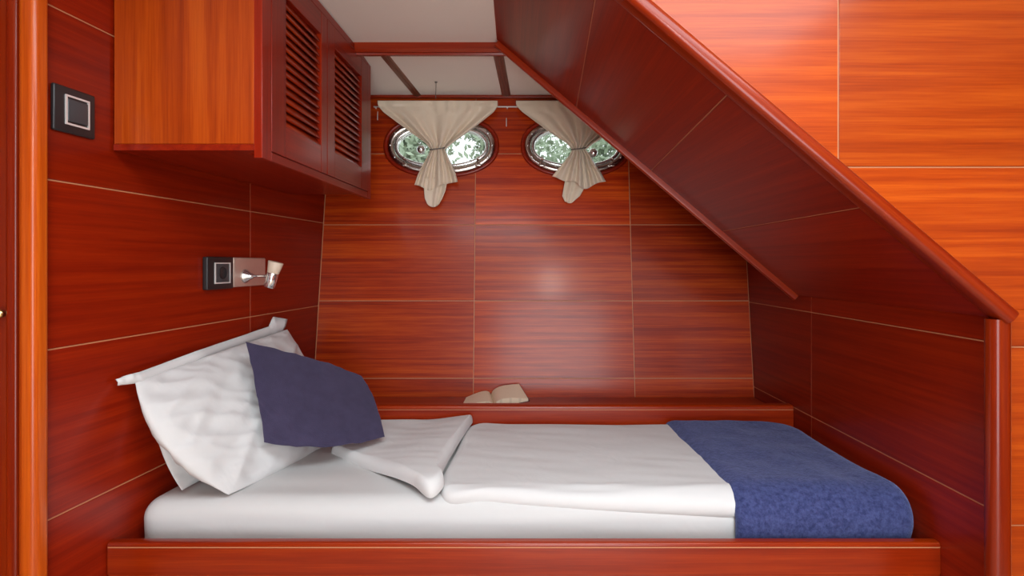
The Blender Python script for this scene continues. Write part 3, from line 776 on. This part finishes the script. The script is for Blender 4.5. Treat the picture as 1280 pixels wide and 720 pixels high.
# ------------------------------------------------------------------ curtains on their rod
rodA, rodB = onhull(467, 133.5, 0.024), onhull(806, 133.5, 0.024)
rod = thing('curtain_rod', 'thin white curtain rod above the two portholes', 'curtain rod', tuple(rodA - Z * EYE))
tube('bar', [rodA, (rodA + rodB) / 2, rodB], 0.0032, 'white_plastic', rod)
for px in (469, 634):
    p = onhull(px, 133.5, 0.024)
    tube('bracket', [p, p - nn * 0.012, p - nn * 0.022], 0.004, 'white_plastic', rod)
def curtain_sheet(name, rows, folds, parent, off=0.030, seed=0.0, nu=110, hem=None, sub=5):
    full = []
    for r0, r1 in zip(rows, rows[1:]):
        for k in range(sub):
            t = k / sub; full.append(tuple(r0[i] + (r1[i] - r0[i]) * t for i in range(len(r0))))
    full.append(rows[-1])
    loops = []
    for q, (py, xl, xr, amp, sag) in enumerate(full):
        lp = []
        for i in range(nu + 1):
            u_ = i / nu
            y = py + sag * 4 * u_ * (1 - u_)
            if hem and q > len(full) - 3 * sub: y += hem(u_) * (q - (len(full) - 3 * sub)) / (3 * sub)
            w = math.sin(2 * math.pi * folds * u_ + seed + 1.6 * math.sin(5 * u_ + seed)) * 0.42 + 1.0 * nz(u_ * folds * 1.1 + seed, py * 0.010, seed)
            lp.append(onhull(xl + (xr - xl) * u_, y, off + 2.0 * amp * w + (0.004 * math.sin(46 * u_ + 3 * math.sin(9 * u_ + seed)) if py < 142 else 0.0)))
        loops.append(lp)
    o = loft_at(name, loops, 'curtain', parent, closed=False)
    m = o.modifiers.new('thickness', 'SOLIDIFY'); m.thickness = 0.0016
    return o
def curtain(label, rows, tails, knob, seed, hem, folds):
    p = onhull((rows[0][1] + rows[0][2]) / 2, rows[0][0], 0.024)
    t = thing('curtain', label, 'curtain', tuple(p - Z * EYE), 'tied curtains at the portholes')
    curtain_sheet('cloth', rows, folds, t, 0.050, seed, hem=hem)
    for tr in tails: curtain_sheet('tail', tr, 1.6, t, 0.040, seed + 2, nu=24)
    py, xl, xr = rows[7][0] - 1, rows[7][1], rows[7][2]
    lp = []
    n = 24
    for i in range(n):
        a_ = 2 * math.pi * i / n
        c = onhull((xl + xr) / 2 + (xr - xl) / 2 * 1.12 * math.cos(a_), py - 1.2 * math.cos(a_), 0.050 + 0.024 * math.sin(a_))
        lp.append(c)
    tube('tie_cord', lp + [lp[0]], 0.0028, 'cord', t)
    k = onhull(*knob, 0.035)
    kn = thing('tieback_knob', 'round chrome tieback knob beside the ' + ('left' if seed < 2 else 'right') + ' curtain', 'knob', tuple(k - Z * EYE))
    lathe('ball', k, nn, [(0, 0.0), (0.001, 0.009), (0.006, 0.016), (0.015, 0.020), (0.024, 0.016), (0.030, 0.008), (0.031, 0.0)], 'chrome', kn)
    lathe('stem', k - nn * 0.023, nn, [(0, 0.011), (0.004, 0.011), (0.005, 0.005), (0.025, 0.005)], 'chrome', kn)
    return t
curtain('beige satin curtain tied in a knot over the porthole beside the cabinet',
        [(126, 472, 622, .004, 0), (129.5, 472, 622, .006, 0), (133, 473, 622, .003, 0), (140, 479, 617, .008, 0), (152, 495, 602, .013, 0), (166, 514, 583, .015, 0), (179, 532, 565, .013, 0), (187, 538, 556, .010, 0),
         (194, 535, 559, .012, 0), (206, 528, 564, .014, 0), (219, 522, 569, .013, 0), (231, 518, 572, .011, 2)],
        [[(222, 529, 560, .006, 0), (238, 530, 557, .008, 0), (248, 531, 553, .007, 0), (255, 534, 549, .005, 4)]],
        (527, 188), 0.6, lambda u_: -4 * u_ + 7 * math.exp(-((u_ - 0.35) / 0.18) ** 2), 5.6)
curtain('beige satin curtain tied in a knot over the porthole by the stairs',
        [(126, 645, 800, .004, 0), (129.5, 645, 800, .006, 0), (133, 646, 799, .003, 0), (140, 653, 794, .008, 0), (152, 669, 782, .013, 0), (166, 688, 764, .015, 0), (179, 708, 742, .013, 0), (187, 715, 732, .010, 0),
         (193, 712, 737, .012, 0), (204, 705, 743, .014, 0), (216, 697, 751, .013, 0), (227, 690, 757, .011, 2)],
        [[(218, 708, 735, .006, 0), (234, 705, 731, .008, 0), (245, 703, 725, .007, 0), (251, 706, 718, .005, 3)]],
        (741, 192), 2.7, lambda u_: -7 * math.exp(-((u_ - 0.0) / 0.2) ** 2) + 8 * math.exp(-((u_ - 0.62) / 0.16) ** 2) - 4 * math.exp(-((u_ - 0.40) / 0.1) ** 2), 5.9)

# small wire hook on the rear ceiling and two little hooks on the hull
hk = thing('ceiling_hook', 'thin wire hook hanging from the rear ceiling above the left curtain', 'hook', tuple(on_rear(545, 104) - Z * EYE))
q = on_rear(545, 102)
tube('wire', [q, q - Z * 0.02, at(544.6, 124, q.y + 0.02)], 0.0016, 'cord', hk)
lathe('eye', q - Z * 0.001, -Z, [(0, 0.006), (0.003, 0.006), (0.005, 0.003), (0.008, 0.0)], 'cord', hk, n=10)
for px, py, lab in ((633, 148, 'small pale hook on the hull between the two portholes'), (472.5, 140, 'small pale hook on the hull beside the louvred cabinet')):
    p = onhull(px, py, 0.006)
    h = tube('wall_hook', [p - nn * 0.006, p + nn * 0.004, p + nn * 0.005 - vn * 0.02, p + nn * 0.003 - vn * 0.04], 0.0018, 'white_plastic')
    tag(h, lab, 'hook')

# ------------------------------------------------------------------ open book on the shelf
book = thing('book', 'small open book with yellowed pages lying on the shelf', 'book', (-0.09, 2.25, -0.575))
def page_block(name, sf, sbk, of, ob_, hump, th, mat, parent, nu=14, nv=6):
    loops = []
    for j in range(nv + 1):
        t = j / nv
        s = sf.lerp(sbk, t); o = of.lerp(ob_, t)
        top = [s.lerp(o, i / nu) + Z * (hump * math.sin(math.pi * (i / nu) ** 0.55)) for i in range(nu + 1)]
        bot = [s.lerp(o, i / nu) - Z * th for i in range(nu, -1, -1)]
        loops.append(top + bot)
    return sharpen(loft_at(name, loops, mat, parent), 50)
SF, SBk = V(-0.083, 2.175, -0.562), V(-0.103, 2.335, -0.556)
RF, RB = V(0.052, 2.200, -0.541), V(0.016, 2.338, -0.512)
LF, LB = V(-0.212, 2.160, -0.563), V(-0.205, 2.318, -0.563)
page_block('pages', SF, SBk, RF, RB, 0.020, 0.009, 'page', book)
page_block('pages', SF, SBk, LF, LB, 0.018, 0.008, 'page', book)
g = lambda p, c: c + (p - c) * 1.05 - Z * 0.0095
page_block('cover', g(SF, SF), g(SBk, SBk), g(RF, SF), g(RB, SBk), 0.0, 0.002, 'cover', book)
page_block('cover', g(SF, SF), g(SBk, SBk), g(LF, SF), g(LB, SBk), 0.0, 0.002, 'cover', book)

# ------------------------------------------------------------------ outside: quay with trees in pale daylight
gd = box('ground', -14, 14, 3.4, 40, -1.30, -1.25, 'ground'); tag(gd, 'quay outside the portholes', kind='structure')
def tree(label, x, y, zc, rx, rz, nleaf, seed):
    t = thing('tree', label, 'tree', (x, y, -1.25), 'trees seen through the portholes')
    tube('trunk', [V(x, y, -1.25), V(x + .1, y, zc - rz * .4), V(x, y, zc + rz * .3)], 0.14, 'bark', t)
    rnd = random.Random(seed)
    vs, fs = [], []
    clumps = [(Vector((rnd.gauss(0, .45) * rx, rnd.gauss(0, .35) * rx, rnd.gauss(0, .45) * rz)), rnd.uniform(.25, .5)) for _ in range(34)]
    for _ in range(nleaf):
        c, r = rnd.choice(clumps)
        p = c + Vector((rnd.gauss(0, 1), rnd.gauss(0, 1), rnd.gauss(0, 1))) * r * .5
        a = Vector((rnd.gauss(0, 1), rnd.gauss(0, 1), rnd.gauss(0, 1))).normalized(); b = a.orthogonal().normalized()
        s = rnd.uniform(.04, .085); k = len(vs)
        vs += [p - a * s, p + b * s * .5, p + a * s, p - b * s * .5]; fs.append((k, k + 1, k + 2, k + 3))
    me = bpy.data.meshes.new('foliage'); me.from_pydata(vs, [], fs)
    f = link('foliage', me, 'leaf', t, Matrix.Translation(V(x, y, zc)))
    f['kind'] = 'stuff'
tree('leafy tree outside the porthole beside the cabinet', -1.9, 8.0, 1.6, 1.1, 0.9, 4200, 1)
tree('leafy tree standing outside between the two portholes', 0.0, 14.0, 2.8, 1.6, 1.4, 9000, 2)
tree('leafy tree outside the porthole by the stairs', 1.7, 8.5, 1.9, 1.1, 0.9, 3600, 3)
